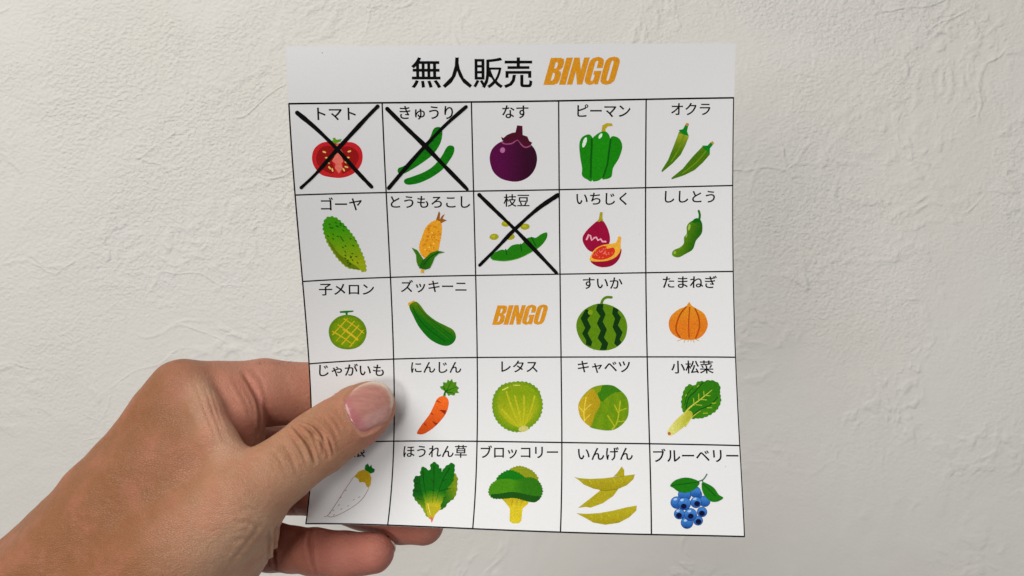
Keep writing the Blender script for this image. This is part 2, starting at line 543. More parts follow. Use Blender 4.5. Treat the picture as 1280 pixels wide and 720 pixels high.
def veg_eggplant():
    p = Print(590, 130, 6)
    p.poly([(132, 410), (150, 340), (200, 292), (260, 272), (340, 268), (420, 288), (470, 340), (488, 410), (470, 490), (420, 550), (350, 580), (280, 578), (210, 555), (155, 500)], lambda x, y: lerp((86, 12, 66), (54, 3, 40), (x - 220) / 200))
    p.line([(222, 285), (250, 300), (300, 295), (342, 270), (375, 310), (405, 325), (440, 312)], 10, (150, 70, 112))
    p.ell(229, 346, 19, 21, (172, 98, 142), 25)
    p.poly([(218, 246), (236, 255), (262, 232), (300, 216), (326, 212), (338, 160), (378, 164), (380, 232), (415, 244), (430, 278), (452, 290), (440, 308), (405, 316), (372, 300), (342, 266), (300, 288), (255, 290), (226, 272)], (74, 24, 40), False)
    p.build('eggplant_picture')

def veg_pepper():
    p = Print(700, 130, 6)
    G1, G2 = (26, 126, 16), (10, 88, 18)
    p.poly([(145, 300), (165, 250), (210, 228), (238, 245), (250, 300), (245, 560), (200, 564), (165, 535), (165, 480), (150, 390)], G1)
    p.poly([(375, 260), (420, 245), (455, 275), (466, 330), (440, 410), (398, 480), (385, 545), (340, 564), (315, 550), (350, 420)], G1)
    p.poly([(238, 280), (265, 235), (320, 205), (360, 220), (376, 275), (360, 400), (340, 500), (310, 560), (265, 580), (240, 562), (235, 430)], (28, 132, 16))
    p.line([(238, 265), (236, 350), (232, 440), (230, 550)], 15, G2)
    p.line([(380, 265), (368, 350), (355, 450), (325, 545)], 13, G2)
    p.poly([(310, 204), (318, 160), (350, 143), (388, 145), (396, 164), (360, 168), (340, 186), (342, 206)], (176, 156, 16), False)
    p.ell(184, 288, 14, 40, (205, 222, 205), 18)
    p.ell(303, 240, 11, 22, (205, 222, 205), 30)
    p.build('green_pepper_picture')

def veg_okra():
    p = Print(805, 130, 6)
    cf = lambda x, y: lerp((150, 160, 30), (70, 112, 12), ((y - 220) % 400) / 140)
    p.poly([(262, 208), (336, 245), (310, 310), (275, 380), (215, 445), (135, 512), (130, 500), (180, 420), (220, 320)], cf, False)
    p.line([(300, 230), (265, 330), (205, 430)], 9, (104, 138, 18))
    p.poly([(260, 196), (292, 188), (308, 158), (330, 168), (322, 205), (336, 242), (296, 228), (268, 210)], (16, 122, 26), False)
    p.poly([(308, 158), (318, 142), (338, 148), (332, 168)], (180, 130, 40), False)
    p.poly([(438, 318), (492, 380), (440, 440), (380, 495), (300, 535), (205, 566), (206, 554), (290, 485), (360, 400)], cf, False)
    p.line([(462, 355), (390, 440), (290, 520)], 9, (104, 138, 18))
    p.poly([(436, 312), (476, 312), (500, 286), (516, 306), (494, 332), (492, 380), (462, 350), (444, 332)], (16, 122, 26), False)
    p.poly([(500, 288), (512, 278), (526, 292), (516, 306)], (186, 140, 40), False)
    p.build('okra_picture')

def veg_goya():
    p = Print(350, 230, 6)
    out = wavy([(325, 320), (345, 260), (390, 247), (440, 270), (500, 330), (560, 410), (600, 490), (635, 580), (640, 655), (580, 635), (515, 628), (450, 575), (395, 500), (350, 420)], 8, 34)
    p.poly(out, lambda x, y: lerp((60, 142, 8), (142, 158, 4), (y - 330) / 250), False)
    p.poly([(350, 400), (390, 450), (440, 520), (520, 580), (600, 640), (515, 626), (450, 572), (395, 498)], (96, 118, 4))
    for _ in range(42):
        t, s_ = rng.random(), rng.normal() * 55
        x, y = 375 + 215 * t + s_ * .8, 275 + 320 * t - s_ * .6
        if abs(s_) < 80: p.ell(x, y, 9, 4.5, (34, 92, 4), rng.random() * 60, 8)
    p.build('bitter_melon_picture')

def veg_corn():
    p = Print(480, 240, 6)
    for q in ([(388, 215), (412, 142), (422, 160), (416, 222)], [(405, 225), (435, 178), (456, 164), (440, 200), (472, 212), (440, 228), (425, 238)]):
        p.poly(q, (150, 88, 24), False)
    out = wavy([(290, 480), (265, 420), (285, 340), (320, 260), (380, 215), (425, 230), (432, 290), (420, 370), (400, 450), (345, 500)], 4, 34)
    p.poly(out, (226, 154, 10), False)
    for _ in range(46):
        t, s_ = rng.random(), rng.normal() * 34
        x, y = 335 + 50 * t + s_, 450 - 200 * t + s_ * .2
        if abs(s_) < 52:
            p.ell(x, y, 7, 7, (238, 190, 60) if rng.random() < .3 else (208, 128, 8), 0, 8)
    p.poly([(208, 416), (250, 435), (280, 480), (296, 505), (285, 570), (255, 555), (244, 520), (240, 470)], (58, 116, 18), False)
    p.poly([(458, 450), (400, 438), (350, 455), (315, 490), (285, 515), (262, 570), (310, 582), (345, 570), (365, 530), (380, 490), (410, 462)], lambda x, y: lerp((30, 92, 12), (50, 116, 20), (x - 280) / 100), False)
    p.line([(300, 545), (345, 490), (410, 450)], 7, (18, 72, 10))
    p.poly([(278, 578), (300, 580), (298, 606), (274, 604)], (214, 160, 30), False)
    p.build('corn_picture')

def veg_edamame():
    p = Print(560, 230, 6)
    for x, y in [(436, 297), (578, 320), (346, 396), (466, 396)]:
        p.ell(x, y, 35, 23, (158, 156, 14), -6)
        p.ell(x - 6, y - 4, 16, 9, (178, 172, 24), -6, 10)
    p.poly([(318, 550), (350, 515), (400, 492), (440, 494), (475, 462), (520, 450), (552, 450), (590, 408), (630, 398), (660, 402), (700, 375), (742, 364), (738, 410), (690, 470), (610, 520), (520, 560), (430, 578), (350, 572)], (34, 118, 8))
    p.line([(432, 490), (442, 530)], 9, (14, 86, 6)); p.line([(545, 450), (552, 500)], 9, (14, 86, 6)); p.line([(625, 400), (660, 465)], 9, (14, 86, 6))
    p.line([(335, 568), (430, 576), (540, 552), (640, 500)], 6, (70, 140, 20))
    p.build('soybean_picture')

def veg_fig():
    p = Print(700, 240, 6)
    p.poly([(168, 350), (195, 295), (250, 240), (290, 212), (325, 218), (360, 280), (375, 350), (360, 400), (300, 440), (235, 448), (190, 410)], (148, 8, 52))
    p.poly([(276, 222), (292, 200), (300, 150), (320, 152), (318, 195), (326, 222), (308, 214), (296, 224)], (156, 150, 20), False)
    p.line([(200, 355), (215, 320), (228, 328), (238, 362), (258, 342), (272, 340), (285, 362), (305, 352), (318, 372), (342, 372)], 13, (222, 158, 178), False)
    p.poly([(230, 515), (300, 520), (390, 495), (456, 425), (455, 470), (430, 520), (380, 556), (310, 564), (255, 545)], (144, 8, 46))
    p.poly([(232, 518), (226, 490), (260, 430), (320, 398), (400, 385), (425, 370), (436, 335), (458, 338), (454, 390), (452, 440), (415, 490), (340, 518)], (226, 164, 40))
    p.poly([(242, 495), (255, 450), (300, 412), (345, 405), (352, 425), (400, 418), (412, 450), (380, 488), (310, 508)], (204, 42, 22))
    for _ in range(26):
        x, y = 322 + rng.normal() * 44, 460 + rng.normal() * 24
        if abs(x - 322) < 74 and abs(y - 460) < 36: p.ell(x, y, 6, 3.4, (226, 122, 100), rng.random() * 180, 7)
    p.build('fig_picture')

def veg_shishito():
    p = Print(780, 230, 6)
    p.line([(560, 202), (568, 235), (562, 275)], 17, (26, 104, 24))
    p.poly([(360, 520), (375, 495), (420, 475), (448, 445), (450, 400), (470, 370), (470, 320), (495, 285), (540, 268), (580, 285), (588, 325), (580, 375), (540, 425), (515, 490), (460, 525), (410, 550), (370, 542)], lambda x, y: lerp((88, 128, 12), (40, 96, 10), (x - .35 * (520 - y) - 400) / 100))
    p.poly([(510, 285), (525, 264), (550, 256), (575, 272), (584, 300), (560, 288), (535, 292)], (20, 98, 22))
    p.ell(488, 325, 9, 24, (150, 182, 70), 12); p.ell(468, 390, 5, 14, (140, 172, 60), 20); p.ell(380, 515, 9, 13, (140, 172, 60), 20)
    p.build('shishito_pepper_picture')

def veg_melon():
    p = Print(380, 340, 6)
    p.poly([(268, 294), (300, 290), (372, 288), (370, 298), (328, 304), (328, 326), (312, 326), (312, 306), (270, 306)], (24, 112, 30), False)
    p.poly([(186, 450), (200, 390), (250, 340), (320, 320), (395, 335), (450, 385), (470, 450), (450, 520), (400, 565), (330, 580), (255, 565), (205, 520)], lambda x, y: (112, 144, 4) if math.hypot(x - 328, y - 450) < 115 else (92, 130, 4))
    Y = (202, 172, 20)
    for a, b in [((215, 470), (325, 350)), ((245, 515), (378, 368)), ((285, 540), (410, 400)), ((345, 560), (445, 435)), ((255, 395), (405, 505)), ((215, 445), (355, 535)), ((300, 350), (450, 460)), ((290, 430), (400, 510))]:
        p.line([a, ((a[0] + b[0]) / 2 + 3, (a[1] + b[1]) / 2 - 3), b], 7.5, Y, True, False, .25)
    p.build('melon_picture')

def veg_zucchini():
    p = Print(485, 340, 6)
    p.poly([(150, 232), (195, 212), (212, 228), (165, 258), (152, 250)], (208, 160, 30), False)
    p.poly([(160, 255), (205, 222), (240, 245), (290, 310), (360, 365), (440, 405), (490, 435), (510, 480), (495, 525), (450, 552), (390, 545), (310, 500), (235, 415), (190, 330)], lambda x, y: lerp((86, 122, 6), (22, 104, 4), ((y - 230) - .62 * (x - 200) - 10) / 75))
    p.line([(185, 265), (240, 360), (320, 440), (430, 520)], 6, (12, 78, 4), True)
    p.line([(225, 255), (290, 330), (380, 400), (475, 475)], 4.5, (28, 84, 4), True)
    p.line([(205, 245), (265, 335), (350, 415), (455, 500)], 4, (70, 108, 6), True)
    p.build('zucchini_picture')

def veg_watermelon():
    p = Print(695, 340, 6)
    p.line([(340, 240), (352, 208), (378, 190), (416, 190)], 20, (82, 122, 6))
    p.poly([(152, 410), (165, 345), (210, 285), (280, 246), (350, 236), (430, 258), (490, 300), (525, 360), (534, 425), (515, 500), (460, 560), (380, 588), (290, 582), (215, 545), (170, 480)], (86, 126, 6))
    D = (18, 54, 6)
    p.poly([(222, 280), (243, 282), (262, 318), (235, 355), (262, 412), (238, 460), (272, 525), (262, 560), (225, 545), (225, 510), (196, 462), (218, 420), (184, 348)], D, False)
    p.poly([(312, 240), (356, 240), (352, 275), (372, 318), (350, 372), (382, 432), (360, 490), (392, 535), (378, 584), (328, 584), (345, 540), (312, 495), (335, 440), (306, 385), (332, 330), (300, 285)], D, False)
    p.poly([(430, 262), (470, 282), (462, 305), (488, 340), (465, 400), (500, 452), (478, 505), (492, 532), (458, 558), (436, 535), (452, 470), (424, 412), (442, 350), (420, 310)], D, False)
    p.ell(258, 302, 18, 20, (122, 152, 10), 20)
    p.build('watermelon_picture')

def veg_onion():
    p = Print(800, 340, 6)
    p.poly([(370, 226), (388, 252), (420, 272), (480, 312), (508, 385), (490, 450), (440, 498), (370, 510), (300, 500), (235, 455), (215, 390), (232, 330), (290, 280), (340, 260), (358, 240)], lambda x, y: lerp((208, 132, 10), (208, 112, 8), (y - 270) / 120))
    S = (166, 68, 8)
    p.line([(345, 262), (300, 320), (272, 400), (275, 450), (300, 490)], 12, S); p.line([(372, 265), (365, 380), (368, 490)], 9, S); p.line([(412, 275), (440, 340), (444, 420), (418, 495)], 11, S)
    for x0, x1, y1 in [(318, 282, 516), (340, 330, 528), (362, 360, 522), (378, 384, 520), (396, 406, 528), (412, 440, 514)]:
        p.line([(x0, 504), (x1, y1)], 5, (190, 150, 60), False)
    p.build('onion_picture')

def veg_potato():
    p = Print(0, 0, 1)
    p.poly([(413, 500), (419, 492), (428, 490), (437, 492), (444, 499), (447, 508), (442, 520), (430, 526), (417, 522), (411, 512)], (176, 84, 40))
    p.build('potato_picture')

def veg_carrot():
    p = Print(485, 445, 6)
    lf = [(412, 302), (424, 262), (400, 248), (388, 230), (415, 222), (412, 196), (440, 200), (448, 176), (465, 188), (480, 170), (488, 196), (515, 195), (512, 220), (534, 240), (520, 256), (534, 278), (505, 278), (498, 298), (470, 290), (455, 300), (436, 272), (432, 305)]
    p.poly(lf, (74, 130, 18), False)
    for q in ([(420, 290), (450, 240), (478, 190)], [(440, 262), (480, 245), (520, 230)], [(436, 270), (480, 275), (505, 285)], [(432, 265), (420, 235), (418, 215)]):
        p.line(q, 9, (28, 86, 12), True, True)
    p.poly([(218, 575), (250, 520), (310, 440), (345, 370), (370, 320), (410, 300), (445, 315), (456, 355), (440, 420), (400, 480), (340, 540), (275, 582), (235, 588)], lambda x, y: lerp((224, 96, 14), (196, 72, 8), (y - 350) / 200))
    for q in ([(360, 338), (372, 332), (405, 355)], [(382, 402), (436, 408), (430, 438)], [(318, 430), (330, 425), (344, 446)], [(330, 488), (376, 505), (358, 520)], [(266, 508), (276, 505), (296, 530)]):
        p.poly(q, (138, 40, 10), False)
    p.build('carrot_picture')

def veg_lettuce():
    p = Print(570, 440, 6)
    out = wavy([(275, 400), (290, 320), (340, 255), (410, 230), (490, 224), (560, 240), (615, 285), (640, 350), (646, 410), (625, 490), (560, 560), (490, 595), (410, 590), (340, 550), (290, 480)], 7, 38)
    p.poly(out, lambda x, y: lerp((146, 158, 6), (96, 138, 8), (math.hypot(x - 465, y - 400) - 130) / 60), False)
    p.poly([(330, 300), (420, 255), (520, 250), (590, 300), (600, 400), (560, 500), (500, 560), (430, 550), (350, 480), (315, 400)], lambda x, y: lerp((124, 150, 4), (160, 164, 6), (y - 320) / 160))
    for q in ([(345, 430), (400, 490), (470, 560)], [(440, 330), (470, 440), (490, 555)], [(590, 330), (560, 440), (510, 555)], [(380, 300), (420, 420), (480, 550)], [(510, 330), (512, 440), (500, 550)]):
        p.line(q, 13, (172, 172, 12), True)
    p.line([(350, 285), (390, 265)], 8, (206, 206, 90)); p.line([(430, 248), (480, 250)], 6, (196, 200, 80))
    p.ell(506, 576, 38, 22, (188, 182, 100), -10)
    p.build('lettuce_picture')

def veg_cabbage():
    p = Print(695, 445, 6)
    p.poly([(168, 400), (172, 350), (210, 290), (270, 238), (340, 218), (420, 220), (480, 255), (530, 310), (546, 380), (535, 460), (490, 520), (415, 558), (310, 550), (250, 525), (190, 470)], (112, 142, 8))
    p.poly([(275, 240), (340, 218), (360, 232), (320, 268), (312, 296)], (118, 142, 10))
    p.poly([(350, 222), (420, 220), (462, 242), (492, 270), (440, 275), (390, 305), (345, 345), (312, 285), (335, 262)], (56, 116, 8))
    p.poly([(250, 525), (290, 470), (330, 370), (390, 305), (450, 275), (500, 275), (540, 340), (540, 450), (490, 518), (415, 556), (310, 550)], lambda x, y: (92, 132, 4) if math.sin((x + .3 * y) * .075) > 0 else (106, 140, 6))
    p.poly([(168, 400), (172, 350), (215, 290), (270, 245), (300, 280), (328, 330), (325, 380), (290, 440), (275, 500), (250, 525), (190, 470)], lambda x, y: lerp((178, 152, 10), (164, 138, 8), (x - 200) / 100))
    V1 = (214, 188, 60)
    p.line([(214, 490), (210, 420), (226, 310)], 8, V1); p.line([(210, 425), (172, 378)], 7, V1); p.line([(212, 410), (262, 362)], 7, V1); p.line([(216, 480), (256, 440)], 7, V1)
    V2 = (160, 166, 16)
    p.line([(422, 550), (460, 490), (482, 340)], 11, V2); p.line([(470, 430), (440, 370)], 9, V2); p.line([(474, 412), (525, 394)], 9, V2); p.line([(435, 520), (388, 448)], 9, V2); p.line([(458, 492), (515, 488)], 8, V2)
    p.build('cabbage_picture')

def veg_komatsuna():
    p = Print(790, 440, 6)
    G1, G2, DK = (44, 112, 8), (56, 120, 12), (12, 78, 10)
    p.poly(wavy([(372, 390), (380, 330), (395, 280), (430, 246), (470, 255), (495, 225), (540, 232), (545, 330), (450, 440), (390, 450)], 6, 18), G2, False)
    p.poly(wavy([(450, 490), (540, 400), (640, 315), (664, 345), (655, 400), (615, 450), (540, 490), (490, 496)], 6, 18), G2, False)
    p.poly(wavy([(400, 440), (420, 340), (470, 280), (530, 228), (590, 214), (645, 235), (660, 285), (640, 345), (590, 395), (520, 430), (460, 470), (420, 470)], 5, 20), G1, False)
    p.line([(405, 420), (425, 345), (470, 300), (500, 265), (530, 232)], 8, DK); p.line([(640, 340), (590, 395), (510, 432), (460, 470)], 8, DK); p.line([(395, 400), (408, 340), (425, 300), (455, 270)], 6, DK)
    ST = (190, 186, 66)
    p.poly([(265, 600), (280, 570), (340, 500), (420, 440), (455, 470), (410, 540), (340, 600), (290, 630), (270, 622)], lambda x, y: lerp((204, 200, 110), (166, 166, 40), (x - 300) / 130))
    p.line([(340, 540), (420, 430), (520, 350), (600, 285)], 15, ST, True, True)
    p.line([(400, 560), (450, 490), (515, 440)], 10, ST, True, True)
    for a, b in [((500, 362), (500, 315)), ((540, 330), (538, 295)), ((545, 325), (585, 328)), ((515, 355), (560, 360)), ((480, 395), (522, 400)), ((465, 400), (462, 350)), ((600, 385), (628, 382)), ((565, 418), (598, 418)), ((535, 460), (565, 458)), ((402, 330), (408, 320)), ((490, 262), (500, 250))]:
        p.line([a, b], 7, (150, 170, 40), False)
    p.ell(280, 612, 13, 12, (170, 96, 70), 40)
    p.build('mustard_spinach_picture')

def veg_daikon():
    p = Print(370, 560, 6)
    p.poly([(515, 160), (520, 130), (540, 116), (552, 140), (566, 124), (572, 148), (592, 160), (588, 182), (560, 192), (530, 175)], (14, 102, 26), False)
    p.poly([(430, 222), (470, 175), (510, 162), (550, 182), (566, 225), (560, 275), (546, 300), (530, 290), (520, 262), (500, 255), (478, 258), (468, 232), (445, 218)], (182, 150, 12), False)
    K = (132, 78, 76)
    p.line([(212, 514), (240, 505), (300, 420), (370, 310), (430, 222)], 3.6, K); p.line([(236, 508), (270, 518), (340, 492), (430, 440), (500, 380), (545, 305)], 3.6, K)
    for x, y in [(375, 318), (336, 372), (322, 428), (435, 388), (474, 370), (392, 434), (342, 458), (282, 470), (286, 502), (256, 490)]:
        p.line([(x - 5, y + 4), (x + 5, y - 4)], 3.4, K, False)
    p.build('white_radish_picture')

def veg_spinach():
    p = Print(485, 550, 6)
    cf = lambda x, y: lerp((16, 100, 16), (176, 166, 16), (y - 360 - abs(x - 345) * .35) / 120)
    cd = lambda x, y: lerp((10, 84, 14), (120, 144, 14), (y - 400) / 120)
    p.poly(wavy([(300, 580), (260, 510), (235, 480), (205, 445), (188, 400), (200, 350), (195, 300), (215, 272), (260, 290), (310, 420), (330, 560)], 6, 20), cd, False)
    p.poly(wavy([(320, 560), (400, 400), (440, 300), (490, 252), (520, 285), (516, 330), (516, 370), (498, 430), (450, 470), (420, 510), (370, 530)], 6, 20), lambda x, y: lerp((34, 100, 10), (112, 130, 14), (x - y * .4 - 250) / 110), False)
    p.poly(wavy([(300, 520), (262, 400), (245, 310), (248, 225), (268, 202), (295, 225), (322, 225), (320, 190), (345, 168), (378, 190), (384, 215), (402, 225), (400, 350), (360, 520), (330, 575)], 5, 26), cf, False)
    p.poly(wavy([(330, 560), (352, 440), (370, 330), (400, 250), (430, 205), (480, 174), (498, 195), (495, 250), (485, 310), (440, 370), (420, 430), (370, 530)], 5, 24), cf, False)
    p.poly([(305, 585), (282, 480), (330, 500), (400, 505), (355, 560), (340, 590)], (172, 160, 14))
    K = (8, 56, 10)
    for q in ([(345, 195), (345, 300), (335, 470)], [(262, 235), (272, 340), (290, 430)], [(465, 210), (410, 300), (360, 460)], [(345, 315), (318, 290)], [(345, 380), (312, 368)], [(408, 305), (440, 296)], [(388, 385), (440, 365)], [(205, 330), (235, 322)], [(208, 382), (245, 384)], [(222, 440), (255, 450)], [(440, 370), (475, 362)], [(415, 435), (440, 430)]):
        p.line(q, 6.5, K, True, True)
    p.line([(318, 560), (300, 480)], 7, (208, 204, 90))
    p.poly([(312, 580), (342, 582), (338, 600), (328, 622), (322, 600)], (206, 98, 82), False)
    p.build('spinach_picture')

def veg_broccoli():
    p = Print(570, 560, 6)
    p.poly([(338, 376), (400, 372), (552, 384), (540, 420), (500, 455), (490, 548), (470, 566), (425, 566), (402, 550), (404, 455), (375, 415)], lambda x, y: lerp((198, 178, 14), (180, 158, 8), (450 - y) / 60), False)
    for a, b in [((425, 390), (415, 440)), ((460, 390), (455, 430)), ((500, 392), (480, 435))]:
        p.line([a, b], 8, (156, 140, 8), False, True)
    p.poly(wavy([(408, 165), (440, 145), (480, 138), (540, 155), (590, 190), (615, 240), (560, 270), (450, 210)], 6, 22), (128, 138, 14), False)
    p.poly(wavy([(305, 235), (340, 195), (400, 168), (460, 185), (515, 225), (500, 265), (400, 270), (330, 260)], 6, 22), (20, 110, 14), False)
    p.poly(wavy([(248, 320), (265, 275), (320, 240), (400, 235), (450, 245), (520, 225), (580, 228), (630, 265), (648, 325), (630, 375), (590, 402), (540, 398), (440, 372), (340, 378), (280, 376), (252, 350)], 6, 48), lambda x, y: lerp((64, 128, 8), (44, 108, 8), (x - 430) / 60), False)
    p.poly(wavy([(262, 352), (330, 345), (420, 332), (510, 346), (580, 362), (632, 366), (600, 402), (545, 400), (440, 374), (340, 380), (285, 376)], 4, 34), (28, 78, 8), False)
    p.build('broccoli_picture')

def veg_beans():
    p = Print(700, 555, 6)
    c = (160, 148, 10); e = (112, 112, 8)
    p.poly([(400, 245), (430, 215), (464, 168), (482, 195), (482, 238)], c, False)
    p.poly([(136, 480), (160, 460), (225, 410), (300, 350), (440, 335), (400, 390), (320, 445), (230, 478), (190, 472)], c, False)
    p.poly([(104, 246), (140, 256), (220, 262), (320, 258), (420, 246), (562, 228), (550, 265), (500, 310), (420, 345), (340, 352), (250, 335), (180, 305), (150, 278)], lambda x, y: lerp((162, 150, 12), (148, 134, 8), (y - 250) / 100), False)
    p.line([(300, 346), (350, 350), (430, 338)], 5, e); p.line([(400, 250), (480, 240)], 4, e)
    p.poly([(122, 520), (200, 524), (300, 518), (400, 500), (500, 475), (576, 462), (572, 500), (520, 550), (440, 592), (340, 606), (250, 590), (190, 555)], lambda x, y: lerp((164, 152, 12), (150, 136, 8), (y - 520) / 80), False)
    H_ = (178, 168, 40)
    for x, y in [(228, 540), (298, 535), (365, 530), (425, 520), (495, 500), (220, 275), (275, 275), (400, 265), (455, 258)]:
        p.line([(x, y), (x + 16, y + 18), (x + 6, y + 34)], 5, H_, True, True)
    for x, y in [(280, 400), (250, 425), (330, 370)]:
        p.line([(x, y), (x + 14, y + 12), (x + 26, y + 16)], 5, H_, True, True)
    p.build('green_bean_picture')

def veg_blueberry():
    p = Print(790, 560, 6)
    E1, B = (18, 42, 92), (36, 92, 164)
    def berry(x, y, r, eye=None, hl=None):
        p.ell(x, y, r + 3, r + 3, E1); p.ell(x, y, r, r, lambda a, b: lerp((52, 112, 184), (26, 78, 148), ((b - y) / r + .3)))
        if hl: p.ell(hl[0], hl[1], 15, 9, (148, 178, 214), -15, 10)
        if eye: p.ell(eye[0], eye[1], 22, 20, (8, 22, 54)); p.ell(eye[0], eye[1] - 3, 9, 7, (4, 12, 34), 0, 8)
    berry(395, 350, 48); berry(490, 350, 34); berry(475, 330, 40); berry(545, 400, 40); berry(335, 410, 44, None, (325, 385))
    berry(525, 480, 36, (524, 490)); berry(355, 495, 38, (352, 506), (345, 472)); berry(495, 545, 34, (498, 552))
    berry(480, 408, 40, (488, 418), (470, 382)); berry(412, 560, 44, None, (402, 543)); berry(392, 418, 46, (388, 438), (375, 390)); berry(438, 500, 46, (440, 512), (430, 474))
    p.ell(404, 598, 10, 5, E1)
    p.line([(500, 250), (528, 240), (546, 222), (562, 196)], 8, (40, 86, 70))
    p.line([(528, 240), (532, 262)], 7, (40, 86, 70))
    p.poly([(286, 282), (320, 245), (380, 224), (440, 226), (504, 254), (490, 290), (450, 322), (400, 336), (350, 328), (310, 300)], (28, 110, 10))
    p.line([(300, 282), (400, 268), (500, 256)], 5, (10, 64, 10))
    p.poly([(526, 258), (565, 268), (615, 300), (650, 350), (684, 374), (640, 402), (590, 400), (545, 360), (524, 310)], (28, 110, 10))
    p.line([(532, 270), (580, 315), (625, 360)], 5, (10, 64, 10))
    p.build('blueberry_picture')

for f in (veg_tomato, veg_cucumber, veg_eggplant, veg_pepper, veg_okra, veg_goya, veg_corn, veg_edamame, veg_fig, veg_shishito, veg_melon, veg_zucchini,
          veg_watermelon, veg_onion, veg_potato, veg_carrot, veg_lettuce, veg_cabbage, veg_komatsuna, veg_daikon, veg_spinach, veg_broccoli, veg_beans, veg_blueberry):
    f()

# ---- hand drawn crosses in black marker
INKB = (7, 7, 8)
def cross(l1, l2, w1, w2, label):
    p = Print(0, 0, 1, 0.10)
    p.line(l1, w1, INKB, True, False, 0.28); p.line(l2, w2, INKB, True, False, 0.28)
    p.build('marker_cross', MARKER, label)
cross([(371.5, 141), (395, 160.5), (421, 186), (445, 213), (464.5, 233.5)], [(472, 133), (455, 150.5), (421, 187.5), (395, 217), (376.5, 234.5)], 5.3, 5.0, 'black marker cross over the tomato')
cross([(484, 136), (506, 158), (533, 184), (560, 212), (584, 236.5)], [(582.5, 133.5), (556, 157), (530, 184), (508, 209), (486, 235)], 5.0, 5.0, 'black marker cross over the cucumbers')
cross([(599, 243.5), (620, 264), (643, 286), (670, 314), (695.5, 341)], [(697, 244), (672, 261), (643, 287), (622, 309), (599.5, 331.5)], 4.9, 4.7, 'black marker cross over the soybeans')

# ------------------------------------------------------------------ the hand
def seg(p, a, b, ra, rb, n=None, s=1.0):
    ba = b - a
    h = np.clip(((p - a) @ ba) / (ba @ ba), 0, 1)
    w = p - a - h[:, None] * ba
    r = ra + (rb - ra) * h
    if n is None:
        return np.linalg.norm(w, axis=1) - r
    ax = ba / np.linalg.norm(ba)
    m = n - ax * (n @ ax); m /= np.linalg.norm(m)
    k = w @ m
    w2 = w + np.outer(k * (1 / s - 1), m)
    l1, l2 = np.linalg.norm(w, axis=1), np.linalg.norm(w2, axis=1)
    return (l2 - r) * np.where(l2 > 1e-6, l1 / np.maximum(l2, 1e-6), s)

def smin(a, b, k):
    h = np.maximum(k - np.abs(a - b), 0) / k
    return np.minimum(a, b) - h * h * h * k / 6

TOWARD = np.array([0.0, 0.0, -1.0])
def chain(p, pts, k=3.0, n=None, s=1.0):
    d = None
    for (a, ra), (b, rb) in zip(pts, pts[1:]):
        q = seg(p, a, b, ra, rb, n, s)
        d = q if d is None else smin(d, q, k)
    return d

TH_N = np.array([-0.10, -0.22, -0.97]); TH_N /= np.linalg.norm(TH_N)       # the way the thumbnail looks
THUMB = [(C3(150, 745, 250), 19), (C3(222, 690, 246), 16.5), (C3(302, 627, 246), 12.6), (C3(345, 592, 249), 10.6), (C3(372, 572, 252), 10.3), (C3(398, 553, 256), 10.9), (C3(425, 534, 259.5), 10.4), (C3(449, 518, 262.5), 10.1), (C3(463, 508, 264), 8.6)]
INDEX = [(C3(232, 495, 268), 12.2), (C3(262, 493, 272), 11.0), (C3(330, 491, 280), 11.3), (C3(392, 492, 287), 10.6), (C3(430, 492, 290), 10.2), (C3(490, 506, 288), 9.2), (C3(540, 520, 283), 7.6)]
MIDDLE = [(C3(238, 560, 288), 12.5), (C3(330, 566, 296), 11.0), (C3(420, 566, 302), 10.3), (C3(510, 580, 295), 9.3), (C3(580, 592, 279), 7.8)]
RING = [(C3(258, 618, 298), 12), (C3(310, 614, 301), 10.2), (C3(375, 611, 303), 9.5), (C3(455, 632, 289), 8.5), (C3(500, 649, 279.5), 8.3), (C3(529, 656, 274), 7.3)]
PINKY = [(C3(270, 672, 292), 11), (C3(318, 682, 287), 8.8), (C3(340, 684, 284), 8.6), (C3(366, 687, 280), 8.0), (C3(393, 690, 276), 8.1), (C3(430, 694, 271), 8.0), (C3(468, 691, 267), 6.9)]

def palm(p):
    d = chain(p, [(C3(20, 735, 264), 15), (C3(126, 619, 263), 12.2), (C3(206, 520, 266), 11.2), (C3(230, 494, 268), 12.2)], 6)
    for a, b in (((C3(40, 770, 280), 15), (C3(238, 560, 286), 12)), ((C3(55, 800, 292), 14), (C3(255, 622, 296), 12)), ((C3(70, 830, 300), 14), (C3(272, 676, 294), 11))):
        d = smin(d, seg(p, a[0], b[0], a[1], b[1]), 7)
    d = smin(d, seg(p, C3(185, 590, 258), C3(60, 730, 254), 14, 18), 9)          # first dorsal muscle
    d = smin(d, seg(p, C3(236, 576, 260), C3(172, 648, 257), 15, 17), 10)
    d = smin(d, seg(p, C3(232, 520, 264), C3(250, 590, 258), 10.5, 13.5), 8)
    d = smin(d, seg(p, C3(290, 668, 258), C3(190, 790, 262), 15, 21), 8)          # ball of the thumb
    d = smin(d, chain(p, THUMB[:3], 5), 16)
    d = smin(d, seg(p, C3(60, 790, 272), C3(-180, 1010, 275), 27, 31), 14)        # wrist and forearm
    d = smin(d, seg(p, C3(20, 780, 262), C3(-200, 960, 262), 24, 28), 12)
    return d

def web(p):
    a = chain(p, [(C3(243, 480, 263), 5.0), (C3(257, 515, 256.5), 5.4), (C3(270, 550, 251.5), 6.0), (C3(298, 590, 248), 7)], 4)
    return a

def bulge(p):
    return chain(p, [(C3(287, 490, 271), 8.6), (C3(295, 520, 268), 9.2), (C3(298, 552, 268), 9.0)], 4)

